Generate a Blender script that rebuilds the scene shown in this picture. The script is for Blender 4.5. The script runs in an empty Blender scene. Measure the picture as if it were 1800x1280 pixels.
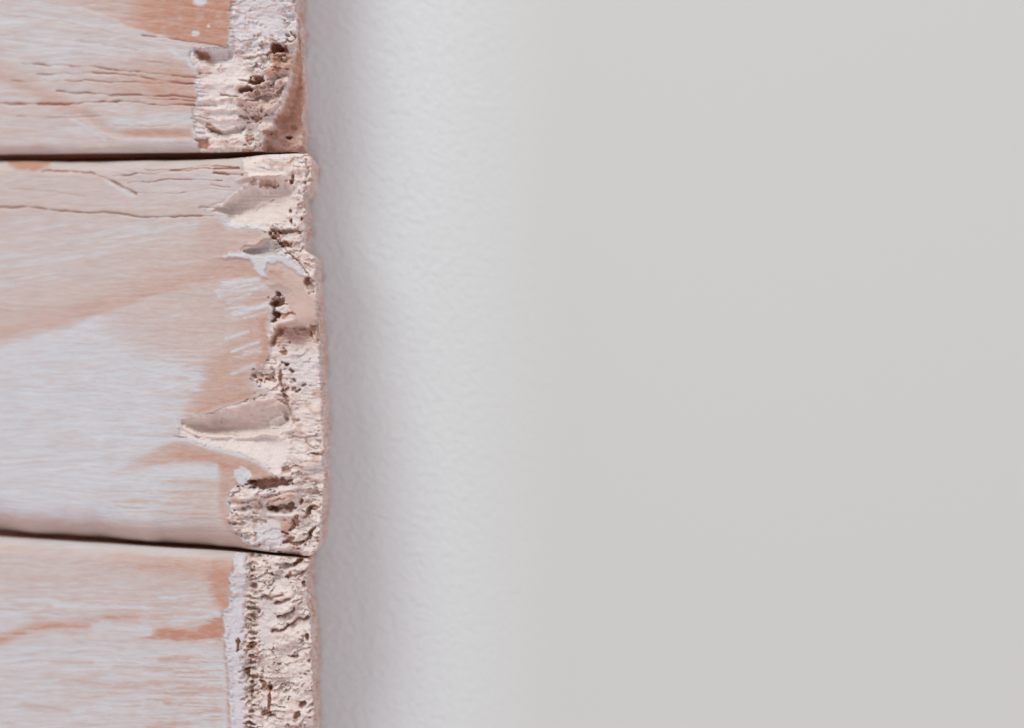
import bpy, math
import numpy as np

# ------------------------------------------------------------------ units
S = 0.0001            # one unit of the layout is a tenth of a millimetre
D = 4500.0            # camera to wall, same units
scene = bpy.context.scene

# ------------------------------------------------------------------ camera
cam_d = bpy.data.cameras.new('camera')
cam = bpy.data.objects.new('camera', cam_d)
scene.collection.objects.link(cam)
cam.location = (0, -D * S, 0)
cam.rotation_euler = (math.radians(90), 0, 0)
cam_d.sensor_fit = 'HORIZONTAL'
cam_d.sensor_width = 36
cam_d.lens = 36 * D / 1800
cam_d.clip_start = 0.005
cam_d.clip_end = 50
cam_d.dof.use_dof = True
cam_d.dof.focus_distance = (D - 175) * S
cam_d.dof.aperture_fstop = 4.0
scene.camera = cam

# ------------------------------------------------------------------ light
world = bpy.data.worlds.new("World")
scene.world = world
world.use_nodes = True
wb = world.node_tree.nodes['Background']
wb.inputs['Color'].default_value = (0.845, 0.71, 0.765, 1)
wb.inputs['Strength'].default_value = 1.0


def area(name, loc, target, size, watts, col):
    l = bpy.data.lights.new(name, 'AREA')
    l.shape = 'DISK'
    l.size = size
    l.energy = watts
    l.color = col
    o = bpy.data.objects.new(name, l)
    scene.collection.objects.link(o)
    from mathutils import Vector
    o.location = loc
    d = Vector(target) - Vector(loc)
    o.rotation_euler = d.to_track_quat('-Z', 'Y').to_euler()
    return o


# large soft window light, up and to the left
area('window_light', (-0.51, -0.78, 1.10), (-0.02, 0, 0.0), 0.50, 10.0, (0.915, 1.005, 0.975))

scene.view_settings.view_transform = 'Standard'
scene.view_settings.look = 'None'
scene.view_settings.gamma = 1
scene.view_settings.exposure = 0
scene.view_settings.use_curve_mapping = False


# ------------------------------------------------------------------ noise
def _h(ix, iy, seed):
    n = (ix.astype(np.int64) * 374761393 + iy.astype(np.int64) * 668265263 + seed * 1274126177) & 0xffffffff
    n = ((n ^ (n >> 13)) * 1274126177) & 0xffffffff
    n = (n ^ (n >> 16)) & 0xffffff
    return n / float(0xffffff)


def vn(x, y, seed=0):
    ix = np.floor(x); iy = np.floor(y)
    fx = x - ix; fy = y - iy
    fx = fx * fx * fx * (fx * (fx * 6 - 15) + 10); fy = fy * fy * fy * (fy * (fy * 6 - 15) + 10)
    a = _h(ix, iy, seed); b = _h(ix + 1, iy, seed); c = _h(ix, iy + 1, seed); d = _h(ix + 1, iy + 1, seed)
    return (a + (b - a) * fx) * (1 - fy) + (c + (d - c) * fx) * fy


def fbm(x, y, seed=0, o=4, g=0.5):
    s = 0; a = 1; t = 0
    for k in range(o):
        s = s + a * vn(x * 2 ** k + 17.3 * k, y * 2 ** k - 9.1 * k, seed + k)
        t += a; a *= g
    return s / t


def worley(x, y, seed):
    """returns F1, F2-F1, tilted plate height of the nearest cell"""
    ix = np.floor(x); iy = np.floor(y)
    f1 = np.full(x.shape, 9.0); f2 = np.full(x.shape, 9.0); pl = np.zeros(x.shape)
    for dx in (-1, 0, 1):
        for dy in (-1, 0, 1):
            cx = ix + dx; cy = iy + dy
            px = cx + _h(cx, cy, seed); py = cy + _h(cx, cy, seed + 7)
            ex = x - px; ey = y - py
            d = np.sqrt(ex * ex + ey * ey)
            hh = _h(cx, cy, seed + 13) + ex * (_h(cx, cy, seed + 21) - .5) * 1.2 + ey * (_h(cx, cy, seed + 33) - .5) * 1.2
            near = d < f1
            f2 = np.where(near, f1, np.minimum(f2, d))
            pl = np.where(near, hh, pl)
            f1 = np.where(near, d, f1)
    return f1, f2 - f1, pl


def ss(a, b, x):
    t = np.clip((x - a) / (b - a), 0, 1)
    return t * t * (3 - 2 * t)


def lerp(a, b, t):
    return a + (b - a) * t


# ------------------------------------------------------------------ shapes
def seg_dist(x, y, pts, closed=False):
    pts = list(pts)
    if closed:
        pts = pts + [pts[0]]
    best = np.full(x.shape, 1e9)
    for (ax, ay), (bx, by) in zip(pts[:-1], pts[1:]):
        vx, vy = bx - ax, by - ay
        L = vx * vx + vy * vy + 1e-9
        t = np.clip(((x - ax) * vx + (y - ay) * vy) / L, 0, 1)
        best = np.minimum(best, (x - ax - t * vx) ** 2 + (y - ay - t * vy) ** 2)
    return np.sqrt(best)


def inside(x, y, pts):
    r = np.zeros(x.shape, bool)
    n = len(pts)
    for i in range(n):
        ax, ay = pts[i]; bx, by = pts[(i + 1) % n]
        if ay == by:
            continue
        c = ((ay > y) != (by > y)) & (x < (bx - ax) * (y - ay) / (by - ay) + ax)
        r ^= c
    return r


def sdf(x, y, pts, m=60):
    """positive inside"""
    xs = [p[0] for p in pts]; ys = [p[1] for p in pts]
    out = np.full(x.shape, -float(m))
    w = (x > min(xs) - m) & (x < max(xs) + m) & (y > min(ys) - m) & (y < max(ys) + m)
    if not w.any():
        return out
    xx = x[w]; yy = y[w]
    d = seg_dist(xx, yy, pts, True)
    out[w] = np.where(inside(xx, yy, pts), d, -d)
    return out


def line(x, y, pts, wd, m=None):
    """gaussian stroke"""
    m = m or float(np.max(wd)) * 4 + 4
    xs = [p[0] for p in pts]; ys = [p[1] for p in pts]
    out = np.zeros(x.shape)
    w = (x > min(xs) - m) & (x < max(xs) + m) & (y > min(ys) - m) & (y < max(ys) + m)
    if w.any():
        d = seg_dist(x[w], y[w], pts)
        out[w] = np.exp(-(d / (wd[w] if np.ndim(wd) else wd)) ** 2)
    return out


def ell(x, y, cx, cy, a, b, rot=0):
    """normalised radius"""
    c, s = math.cos(math.radians(rot)), math.sin(math.radians(rot))
    u = (x - cx) * c + (y - cy) * s; v = -(x - cx) * s + (y - cy) * c
    return np.sqrt((u / a) ** 2 + (v / b) ** 2)


def poly1(pts, t):
    xs = [p[0] for p in pts]; ys = [p[1] for p in pts]
    return np.interp(t, xs, ys)


class Surf:
    """height and pigment of one plank, sampled at x, y"""
    def __init__(s, x, y, seed):
        s.x, s.y, s.seed = x, y, seed
        s.H = np.zeros(x.shape)
        s.e = np.zeros(x.shape); s.r = np.zeros(x.shape); s.b = np.zeros(x.shape)
        # ragged coordinates for broken edges
        s.rx = x + 12 * (fbm(x / 16, y / 16, seed + 50, 4, .6) - .5)
        s.ry = y + 11 * (fbm(x / 16, y / 16, seed + 60, 4, .6) - .5)
        s.w6 = 1 + 1.1 * (fbm(x / 8, y / 6, seed + 70, 3, .6) - .5)
        # streak field that follows the grain
        s.st = fbm(x / 70, y / 4.5 + fbm(x / 130, y / 40, seed + 2, 2) * 6, seed + 3, 4, .6)
        s.st2 = fbm(x / 160, y / 14 + fbm(x / 200, y / 60, seed + 5, 2) * 4, seed + 6, 3, .5)

    def wood(s, m, v=1.0, r=None):
        s.e = lerp(s.e, v, m)
        if r is not None:
            s.r = lerp(s.r, r, m)

    def wash(s, m, v=0.0, b=None):
        s.e = lerp(s.e, v, m)
        if b is not None:
            s.b = lerp(s.b, b, m)

    def patch(s, pts, v, r=None, soft=6, rag=False, off=0, k=1.0):
        x, y = (s.rx, s.ry) if rag else (s.x, s.y)
        m = ss(-soft + off, soft + off, sdf(x, y, pts, m=soft * 2 + 10)) * k
        s.wood(m, v, r)
        return m

    def crack(s, pts, wd=1.6, depth=3.0, e=.8, r=.8, wob=2.5, k=1.0):
        yy = s.y + wob * (fbm(s.x / 22, s.y / 60, s.seed + 80, 3) - .5) * 2
        yy = yy + 1.2 * (fbm(s.x / 5, s.y / 40, s.seed + 84, 2) - .5)
        n = ss(.3, .62, fbm(s.x / 26, s.y / 14, s.seed + 82, 3))
        m = line(s.x, yy, pts, wd * (.55 + .5 * n)) * (0.38 + 0.62 * n) * k
        s.H -= depth * m
        s.wood(np.clip(m * 1.2, 0, 1), e, r)

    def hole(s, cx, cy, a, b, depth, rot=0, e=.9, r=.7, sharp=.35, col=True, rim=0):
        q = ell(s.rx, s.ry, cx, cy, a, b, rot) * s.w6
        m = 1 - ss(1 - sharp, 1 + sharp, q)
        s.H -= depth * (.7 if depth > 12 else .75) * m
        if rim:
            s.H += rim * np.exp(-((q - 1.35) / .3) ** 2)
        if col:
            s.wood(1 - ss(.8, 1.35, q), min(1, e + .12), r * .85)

    def bump(s, cx, cy, a, b, h, rot=0):
        q = ell(s.rx, s.ry, cx, cy, a, b, rot)
        s.H += h * (1 - ss(.5, 1.15, q))

    def scoop(s, up, lo, depth, peak=.3, right=None, close=25):
        """hollow between an upper and a lower edge: steep under the upper edge,
        a long ramp back up to the lower edge"""
        pts = up + lo[::-1]
        m = sdf(s.rx, s.ry, pts, 20)
        w = m > -6
        x = s.rx[w]; y = s.ry[w]
        du = seg_dist(x, y, up); dl = seg_dist(x, y, lo)
        t = du / (du + dl + 1e-6)
        p = np.where(t < peak, ss(0, peak, t), 1 - ss(peak, 1.0, t) * 1.0)
        width = np.clip((du + dl) / close, 0, 1)
        ins = ss(-6, 5, m[w])
        fibre = fbm(s.x[w] / 36, s.y[w] / 3.4, s.seed + 66, 3) - .5
        s.H[w] -= (depth * p - 5 * fibre) * width * ins
        return ss(-5, 5, m)


def shelf(ph, drop=.10):
    """fibre bundles that lie over one another: a slow rise, then a torn edge"""
    f = ph - np.floor(ph)
    r = np.where(f < 1 - drop, f / (1 - drop), (1 - f) / drop)
    return r, np.where(f < .22, 1 - f / .22, 0) + np.where(f > 1 - drop, (f - 1 + drop) / drop, 0)


def chunk(x, y, seed, sx=14.0, sy=8.0):
    """torn end grain: overlapping torn bundles, lumps, fibres and pores; about -1..1"""
    n1 = fbm(x / (sx * 2.2), y / (sx * 1.7), seed, 5, .58)
    n2 = fbm(x / (sx * 1.1), y / (sx * 1.0), seed + 4, 4, .6)
    q1, c1 = shelf(y / (sy * 2.0) + 3.4 * n1 + .8 * n2 + x * .012)
    q2, c2 = shelf(y / (sy * .9) + 3.0 * n2 - x * .02 + 7 * n1, .16)
    m1 = ss(.46, .60, fbm(x / 26, y / 22, seed + 44, 3))
    m2 = ss(.44, .60, fbm(x / 18, y / 15, seed + 47, 3))
    fib = fbm(x / 34, y / 3.2 + 1.5 * n2, seed + 28, 3)
    big = fbm(x / 42, y / 28, seed + 30, 5, .5)
    lump = np.abs(fbm(x / 15, y / 11, seed + 33, 4, .55) - .5) * 2
    pore, _, _ = worley(x / 15 + 1.5 * n2, y / 11 + 1.5 * n1, seed + 38)
    pm = (1 - ss(.08, .30, pore)) * ss(.56, .68, fbm(x / 30, y / 30, seed + 41, 2))
    h = 4.2 * (big - .5) + 1.05 * (q1 - .5) * m1 + .28 * (q2 - .5) * m2 - .45 * lump + .12 + .30 * (fib - .5) - .6 * pm
    cav = np.clip(.9 * c1 * m1 + .25 * c2 * m2 + pm, 0, 1)
    return h, cav, n2


def base_face(s):
    """shared whitewashed face: streaks of wash along the grain"""
    s.H += 1.1 * (s.st - .5) + 1.6 * (s.st2 - .5)


# ------------------------------------------------------------------ plank 1 (top)
B1 = [(-700, 405), (-60, 415), (0, 410), (45, 402), (60, 408), (80, 400), (84, 345), (92, 335), (105, 336), (122, 345), (185, 347), (200, 336),
      (215, 340), (230, 342), (262, 350), (300, 350)]
R1 = [(-700, 530), (-60, 531), (0, 528), (15, 527), (30, 532), (100, 533), (150, 537), (180, 536), (200, 533), (225, 538), (240, 536), (252, 535), (262, 528), (275, 524)]


def plank1(s):
    x, y = s.x, s.y
    base_face(s)
    # wash overall
    s.e = .32 + .5 * (s.st - .5) + .25 * (s.st2 - .5)
    s.b = .25 + .2 * (s.st2)
    s.r = .25 + 0 * x
    # lighter mid band
    dg = y - .22 * x
    dgs = fbm(x / 90, (y - .13 * x) / 3.6, 905, 3)
    s.e += .7 * (dgs - .5) * (1 - ss(95, 150, y))
    s.H += 1.6 * (dgs - .5) * (1 - ss(95, 150, y))
    s.wash(.55 * np.exp(-((dg - 55) / 40) ** 2) * (1 - ss(250, 400, x)), .05, .1)
    # upper wood patch
    fade = ss(-40, 240, x)
    A = [(-80, -80), (412, -80), (412, 0), (404, 45), (403, 83), (350, 78), (310, 70), (255, 56), (222, 48), (205, 36), (130, 8), (60, -8)]
    dA = sdf(x, s.y + 4 * (s.st - .5), A, 40)
    m = ss(-3, 5, dA) * (.35 + .65 * fade)
    s.wood(m, .62 + .3 * ss(210, 260, x) + .5 * (s.st - .5) * (1 - .5 * fade), .30 + .25 * ss(220, 300, x))
    s.H -= 1.5 * m
    mott = fbm(x / 16, y / 12, 911, 3)
    s.wash(m * ss(.5, .75, mott) * ss(240, 300, x) * .35, .5, .2)
    s.wood(m * ss(.55, .75, fbm(x / 9, y / 14, 913, 3)) * ss(280, 360, x) * .5, 1, .7)
    for cx, cy, a in ((345, 57, 8), (352, 0, 16), (368, 44, 4)):
        s.wash(1 - ss(.6, 1.2, ell(s.rx, s.ry, cx, cy, a, a * .7)), .05, .1)
    # dry cracked wood
    Bp = [(60, 100), (270, 96), (335, 104), (347, 126), (347, 188), (320, 192), (200, 182), (100, 160)]
    m = ss(-14, 22, sdf(x, y, Bp, 40)) * ss(60, 330, x)
    s.wood(m, .78 + .5 * (s.st - .5), .3)
    s.wood(ss(0, 8, sdf(x, y, [(255, 128), (348, 134), (348, 188), (300, 186), (240, 150)], 20)) * .6, .85, .42)
    # long stain running down across the grain
    s.wood(.75 * line(x, y, [(-60, 108), (0, 134), (90, 172), (150, 203), (190, 236)], 13), .75, .42)
    s.wood(.5 * line(x, y, [(-60, 90), (0, 112), (60, 140)], 9), .6, .4)
    # lower wood strip
    s.wood(ss(-3, 5, sdf(x, y, [(180, 226), (335, 226), (340, 243), (200, 243)], 20)) * ss(170, 240, x), .85, .38)
    s.wood(.5 * np.exp(-((y - 236) / 10) ** 2) * (1 - ss(60, 130, x)), .6, .3)
    s.wash(.45 * line(x, y, [(140, 205), (175, 232), (205, 246), (300, 247)], 5), .08, .1)
    s.wash(.7 * line(x, y, [(120, 205), (150, 222), (185, 245)], 4), .0, .0)
    s.wash(.6 * line(x, y, [(200, 216), (330, 208)], 7), .05, .1)
    s.H += 1.5 * line(x, y, [(140, 205), (175, 232), (205, 246), (330, 247)], 6)
    s.H -= 2 * line(x, y, [(150, 200), (190, 228), (225, 239), (330, 238)], 9)
    # cracks along the grain
    s.crack([(40, 112), (170, 118), (280, 131), (346, 136)], 1.6, 4)
    s.crack([(60, 131), (200, 128), (300, 144), (346, 148)], 1.5, 4)
    s.crack([(20, 143), (150, 142), (260, 146), (346, 147)], 1.1, 3)
    s.crack([(100, 160), (220, 168), (300, 168), (350, 175)], 1.7, 4.5)
    s.crack([(-60, 178), (60, 184), (120, 182), (200, 178), (300, 185), (380, 187)], 2.0, 6, e=.95)
    s.crack([(260, 172), (350, 180)], 1.5, 4)
    s.crack([(30, 205), (110, 207), (180, 204)], 1.2, 2.5, k=.6)
    s.crack([(200, 221), (300, 222)], 1.0, 2, k=.5)
    s.crack([(250, 62), (310, 70), (400, 82)], 1.4, 3.5)
    s.crack([(0, 62), (130, 70), (240, 88)], 1.4, 2, k=.35)
    s.crack([(-40, 20), (120, 40), (220, 62)], 1.4, 2, k=.35)
    # ---------------- broken end
    d = s.rx - poly1(B1, s.ry) + 20 * (fbm(x / 60, y / 3.6, 151, 3) - .5)
    m = ss(-1.5, 3.5, d)
    h, pm, g = chunk(x, y, 101, 22, 11)
    calm = np.maximum(.7 * (1 - ss(60, 85, y)) * (1 - ss(485, 515, x)), .5 * (1 - ss(415, 440, x)))
    h = h * (1 - calm); pm = pm * (1 - calm)
    s.H += m * (-4 - .06 * np.clip(d, 0, 200) + (6 + 5 * ss(400, 450, x)) * h)
    s.wash(m, .08 + .55 * ss(.55, .8, fbm(x / 14, y / 7, 131, 3)), .2 + .5 * ss(60, 110, y))
    s.wood(m * pm * .85, .9, .36)
    rim = np.exp(-((d - 3) / 6) ** 2) * ss(.4, .62, fbm(x / 22, y / 18, 141, 2))
    s.wash(rim * .8, .0, .15)
    s.H += 3 * rim
    # large smooth lilac area in the upper part of the break
    # shallow bite behind the patch
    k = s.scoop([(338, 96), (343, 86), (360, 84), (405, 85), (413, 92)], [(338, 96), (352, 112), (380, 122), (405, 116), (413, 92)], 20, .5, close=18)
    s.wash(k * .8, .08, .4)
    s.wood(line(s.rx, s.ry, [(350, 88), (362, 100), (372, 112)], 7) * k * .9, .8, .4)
    s.hole(355, 95, 9, 7, 7)
    s.wash(line(s.rx, s.ry, [(300, 84), (312, 100), (330, 106), (345, 122)], 4) * .9, .0, .1)
    # shelves (fibre bundles) across the lower break
    for (pts, h0, wd) in (([(350, 150), (420, 146), (450, 148)], 5, 7), ([(352, 176), (410, 172), (440, 180)], 4, 5),
                          ([(360, 192), (400, 190), (428, 196)], 8, 5), ([(346, 205), (400, 212), (425, 205)], 5, 4),
                          ([(420, 150), (470, 158), (500, 140)], 10, 7)):
        s.H += h0 * line(s.rx, s.ry, pts, wd)
    s.crack([(350, 128), (372, 126)], 1.6, 6, k=1)
    s.crack([(388, 167), (418, 171)], 1.6, 7)
    s.crack([(342, 204), (380, 212)], 1.4, 5)
    s.crack([(420, 142), (452, 143)], 1.8, 9)
    s.crack([(430, 55), (432, 20), (470, 10)], 1.2, 3, k=.5)
    # overhanging flakes, tan where the wash missed them
    F1 = [(470, 93), (500, 90), (516, 92), (516, 112), (505, 124), (492, 133), (470, 134), (462, 124), (480, 112)]
    m = ss(-2, 3, sdf(s.rx, s.ry, F1, 20)); s.H += 17 * m + 5 * m * h; s.wood(m, .85, .32)
    s.wood(line(s.rx, s.ry, [(486, 108), (482, 122), (473, 128)], 7) * m, .95, .7)
    F2 = [(418, 172), (440, 160), (466, 140), (490, 136), (503, 132), (506, 142), (496, 165), (490, 182), (470, 200), (430, 203), (414, 192)]
    m = ss(-2, 3, sdf(s.rx, s.ry, F2, 20)); s.H += 17 * m + 9 * m * h; s.wood(m, .60 + .5 * (fbm(x / 9, y / 6, 77, 3) - .5), .28)
    s.wash(line(s.rx, s.ry, [(470, 140), (500, 136), (504, 142), (492, 172)], 3) * .8, .2, .9)
    F3 = [(455, 214), (486, 212), (486, 219), (466, 232), (448, 228)]
    m = ss(-2, 3, sdf(s.rx, s.ry, F3, 20)); s.H += 12 * m; s.wood(m, .35, .3)
    F4 = [(450, 72), (520, 68), (520, 78), (470, 82)]
    m = ss(-3, 4, sdf(s.rx, s.ry, F4, 20)); s.H += 7 * m; s.wood(m * ss(470, 515, x), .6, .35)
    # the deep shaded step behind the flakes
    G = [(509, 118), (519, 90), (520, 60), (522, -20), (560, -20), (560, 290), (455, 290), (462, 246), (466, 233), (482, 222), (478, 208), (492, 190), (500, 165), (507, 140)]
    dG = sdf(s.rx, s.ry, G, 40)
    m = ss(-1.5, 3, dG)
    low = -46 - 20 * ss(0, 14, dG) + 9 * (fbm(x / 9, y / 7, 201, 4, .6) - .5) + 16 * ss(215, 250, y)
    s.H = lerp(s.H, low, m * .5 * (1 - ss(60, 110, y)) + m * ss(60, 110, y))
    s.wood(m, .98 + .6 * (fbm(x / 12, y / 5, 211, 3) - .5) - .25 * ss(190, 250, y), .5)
    # holes
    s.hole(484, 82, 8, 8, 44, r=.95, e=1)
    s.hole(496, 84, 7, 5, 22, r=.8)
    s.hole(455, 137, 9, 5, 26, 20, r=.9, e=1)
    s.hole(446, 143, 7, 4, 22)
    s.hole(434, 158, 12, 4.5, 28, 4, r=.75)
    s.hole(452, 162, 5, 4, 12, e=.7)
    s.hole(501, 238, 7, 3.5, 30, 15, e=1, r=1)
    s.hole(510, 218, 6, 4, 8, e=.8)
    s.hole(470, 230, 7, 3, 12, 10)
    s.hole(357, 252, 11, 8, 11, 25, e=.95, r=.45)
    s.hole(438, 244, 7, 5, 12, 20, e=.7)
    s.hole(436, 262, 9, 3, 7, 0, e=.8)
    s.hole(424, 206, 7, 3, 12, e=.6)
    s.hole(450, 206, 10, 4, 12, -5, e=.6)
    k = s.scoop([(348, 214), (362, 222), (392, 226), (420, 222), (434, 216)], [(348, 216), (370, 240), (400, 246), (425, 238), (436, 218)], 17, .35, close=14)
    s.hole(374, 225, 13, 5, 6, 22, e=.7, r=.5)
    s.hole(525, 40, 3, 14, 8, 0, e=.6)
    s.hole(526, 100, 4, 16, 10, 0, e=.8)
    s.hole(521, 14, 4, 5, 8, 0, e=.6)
    # rounded lower arris
    s.b += .3 * ss(240, 262, y)


# ------------------------------------------------------------------ plank 2 (middle)
B2 = [(200, 425), (272, 425), (290, 424), (298, 422), (306, 425), (316, 440), (326, 424), (345, 408), (358, 376), (366, 355), (372, 362), (380, 392), (398, 400), (404, 460),
      (410, 478), (440, 470), (452, 500), (470, 530), (500, 540), (520, 500), (530, 478), (560, 478), (600, 470), (620, 478), (640, 462), (655, 446), (668, 440), (690, 470),
      (702, 440), (716, 395), (730, 350), (742, 314), (768, 312), (784, 360), (802, 430), (824, 470), (838, 488), (844, 450), (852, 432), (862, 402), (900, 402),
      (925, 406), (945, 424), (968, 455), (978, 500), (1000, 510)]
R2 = [(200, 545), (272, 549), (276, 554), (283, 557), (318, 557), (328, 554), (336, 549), (343, 541), (364, 540), (368, 545), (376, 546), (386, 541), (392, 543), (398, 546), (404, 542), (438, 543),
      (446, 551), (449, 560), (462, 564), (476, 563), (486, 560), (500, 563), (560, 566), (600, 568), (640, 570), (690, 574), (760, 577), (796, 578), (800, 575), (840, 578), (880, 574),
      (930, 571), (955, 569), (966, 566), (973, 560), (980, 552), (1000, 552)]


def plank2(s):
    x, y = s.x, s.y
    base_face(s)
    rise = y + .16 * x            # strokes of wash rise a little to the right
    st3 = fbm(x / 46, rise / 5, 303, 4, .6)
    # general wash
    s.e = .40 + .4 * (s.st - .5)
    s.b = .35 + .25 * s.st2
    s.r = .12 + 0 * x
    # pink grain band in the upper half (cathedral figure)
    top = 350
    edge = poly1([(-700, 700), (-60, 622), (0, 602), (100, 574), (200, 545), (300, 515), (370, 496), (400, 491), (430, 490), (455, 498), (480, 510), (700, 520)], x)
    edge = edge + 6 * (fbm(x / 20, y / 30, 311, 2) - .5) + 26 * (fbm(x / 55, rise / 4, 313, 3) - .5)
    up = edge - y
    m = ss(-2, 10, up) * ss(370, 400, y)
    s.wood(m, .30 + .3 * (st3 - .5) + .22 * ss(200, 430, x), .12)
    s.b = lerp(s.b, .75, m * .8)
    s.wood(m * np.exp(-(np.clip(up, 0, 400) / 36) ** 2) * (.7 + .3 * ss(60, 380, x)), .85, .28)
    wsk = ss(.5, .68, fbm(x / 80, rise / 4.5, 315, 3)) * m * ss(60, 110, up)
    s.wash(wsk * .7, .05, .15)
    s.wood(m * (1 - ss(60, 130, up)) * .25, .6, .2)
    s.wood(ss(-6, 12, sdf(x, y, [(350, 385), (392, 384), (402, 404), (472, 406), (470, 424), (425, 436), (380, 450), (340, 420)], 30)) * .8, .62, .18)
    # smooth tan strip below the band, towards the break
    m = ss(330, 420, x) * ss(0, 14, sdf(x, y, [(300, 440), (400, 442), (440, 452), (470, 490), (455, 498), (380, 494), (300, 515)], 30))
    s.wood(m * .8, .8, .34)
    # below the edge: wash with soft tan, white on the left
    low = ss(0, 12, -up)
    s.wood(low * ss(200, 420, x) * (1 - ss(700, 735, y)), .56 + .35 * (st3 - .5), .14)
    wl = low * (1 - ss(250, 365, x + 60 * (s.st - .5) + 30 * (st3 - .5) - 1.5 * (y - 650) * (y < 650)))
    s.wash(wl * .97, .10 + .40 * (s.st - .5) + .25 * (st3 - .5), .04)
    s.wash(low * .8 * np.exp(-(up / 26) ** 2) * (1 - ss(120, 260, x)), .05, .05)
    # saturated tan next to the break
    m = ss(-18, 16, sdf(x, y, [(350, 650), (420, 600), (430, 545), (455, 520), (480, 540), (492, 600), (478, 640), (440, 668), (420, 700), (360, 722), (330, 728)], 60))
    s.wood(m * .9, .80 + .2 * (st3 - .5), .30)
    m = ss(-4, 10, sdf(x, y, [(452, 560), (482, 548), (488, 600), (474, 640), (450, 650), (460, 600)], 40))
    s.wood(m * .8, .98, .45)
    s.wood(line(x, y, [(335, 728), (380, 712), (440, 694)], 7) * .9, .85, .48)
    # brush strokes of white
    for (p, w, k) in (([(392, 500), (455, 492)], 6, 1), ([(380, 512), (440, 500)], 5, .9), ([(385, 522), (475, 500)], 4, 1), ([(400, 532), (440, 518)], 3, .8),
                      ([(412, 552), (475, 536)], 6, 1), ([(398, 545), (430, 540)], 4, .7), ([(430, 560), (476, 546)], 3, .8),
                      ([(398, 596), (436, 584)], 3.4, .9), ([(408, 618), (454, 602)], 3.4, .9), ([(430, 622), (456, 616)], 4, 1), ([(405, 632), (440, 624)], 3, .6),
                      ([(408, 656), (448, 645)], 3.4, .9), ([(425, 650), (446, 645)], 4, 1), ([(380, 606), (400, 600)], 3, .4), ([(290, 560), (330, 552)], 4, .35),
                      ([(205, 485), (240, 480)], 4, .35), ([(250, 420), (330, 410)], 3, .3), ([(290, 470), (380, 452)], 3.5, .4)):
        m = line(x, y, p, w * 1.0) * (.45 + .55 * ss(.35, .6, fbm(x / 34, rise / 2.6, 331, 2)))
        s.wash(m * k, .0, .0)
        s.H += 1.2 * m * k
    # white fringe of the wash field, x about 350
    fr = ss(.42, .62, fbm(x / 60, y / 3.4, 333, 3)) * ss(600, 640, y) * (1 - ss(715, 745, y)) * ss(240, 300, x) * (1 - ss(345, 372, x + 24 * (s.st - .5)))
    s.wash(fr * .9, .02, .0)
    # tan tongue below the crevice
    T = [(180, 834), (225, 815), (262, 795), (306, 776), (350, 782), (400, 798), (442, 812), (470, 828), (490, 842), (470, 848), (440, 856), (432, 866), (405, 868), (404, 900), (412, 935),
         (440, 968), (420, 965), (398, 930), (386, 900), (384, 860), (388, 830), (380, 813), (330, 811), (270, 818), (220, 832)]
    m = ss(-5, 5, sdf(x, y + 5 * (s.st - .5), T, 40)) * ss(175, 300, x)
    s.wood(m, .72 + .2 * (st3 - .5), .30)
    s.wood(m * line(x, y, [(320, 800), (380, 812), (440, 828), (480, 842)], 9), .88, .45)
    # streaks under it
    m = ss(.5, .72, fbm(x / 80, y / 3.6, 341, 3)) * ss(835, 850, y) * (1 - ss(905, 935, y)) * ss(150, 260, x) * (1 - ss(385, 400, x))
    s.wood(m * .75, .75, .25)
    s.wash(.9 * ss(-4, 6, sdf(x, y, [(270, 826), (330, 816), (382, 818), (386, 845), (330, 842), (262, 838)], 30)), .04, .0)
    # bottom arris shade put in as brown pigment, amber stain at the top
    yb = poly1([(-700, 890), (0, 937), (550, 977)], x)
    s.wood(ss(-46, -22, y - yb) * .9 * (1 - ss(390, 450, x)), .62, .22)
    s.b = lerp(s.b, .9, ss(-42, -12, y - yb) * .8)
    s.wood(ss(-4, 5, sdf(x, y + 6 * (s.st - .5), [(8, 270), (88, 270), (86, 292), (60, 301), (30, 298), (12, 290)], 20)), .9, .62)
    # rays and cracks near the top
    s.wash(.5 * ss(284, 296, y) * (1 - ss(340, 365, y)) * ss(100, 420, x), .16 + .3 * (s.st - .5), .4)
    s.crack([(75, 302), (120, 300), (160, 304), (185, 312), (215, 328), (240, 341)], 2.2, 5, e=.85, r=.4)
    s.wash(line(x, y, [(185, 318), (212, 334), (235, 346)], 2.6), .0, .2)
    s.crack([(200, 310), (250, 306), (300, 302), (340, 296)], 1.4, 4)
    s.crack([(255, 298), (330, 302), (345, 297), (420, 297)], 1.8, 6, e=.95)
    s.crack([(345, 293), (380, 292), (418, 296)], 1.2, 4)
    s.crack([(375, 304), (400, 307), (426, 309)], 2.2, 7, e=1, r=.7)
    s.crack([(225, 322), (300, 316), (390, 318)], 1.2, 3)
    s.crack([(372, 326), (404, 330)], 2.0, 5)
    s.crack([(230, 338), (320, 340), (380, 332), (414, 336)], 1.2, 3, k=.8)
    s.crack([(-60, 366), (40, 364), (100, 371), (150, 374), (205, 374), (250, 382), (300, 380), (375, 381)], 1.6, 5, e=.85, r=.4)
    s.crack([(0, 330), (80, 336), (150, 346)], 1.5, 2, k=.4, e=.6)
    s.crack([(350, 366), (380, 366)], 1.8, 4)
    s.wood(.5 * line(x, y, [(-20, 335), (30, 310), (50, 298)], 2.5), .1)
    # ---------------- broken end
    d = s.rx - poly1(B2, s.ry) + 10 * (fbm(x / 60, y / 3.6, 151, 3) - .5)
    m = ss(-1.5, 3.5, d)
    h, pm, g = chunk(x, y, 501, 17, 9)
    far = ss(495, 560, x)
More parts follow.
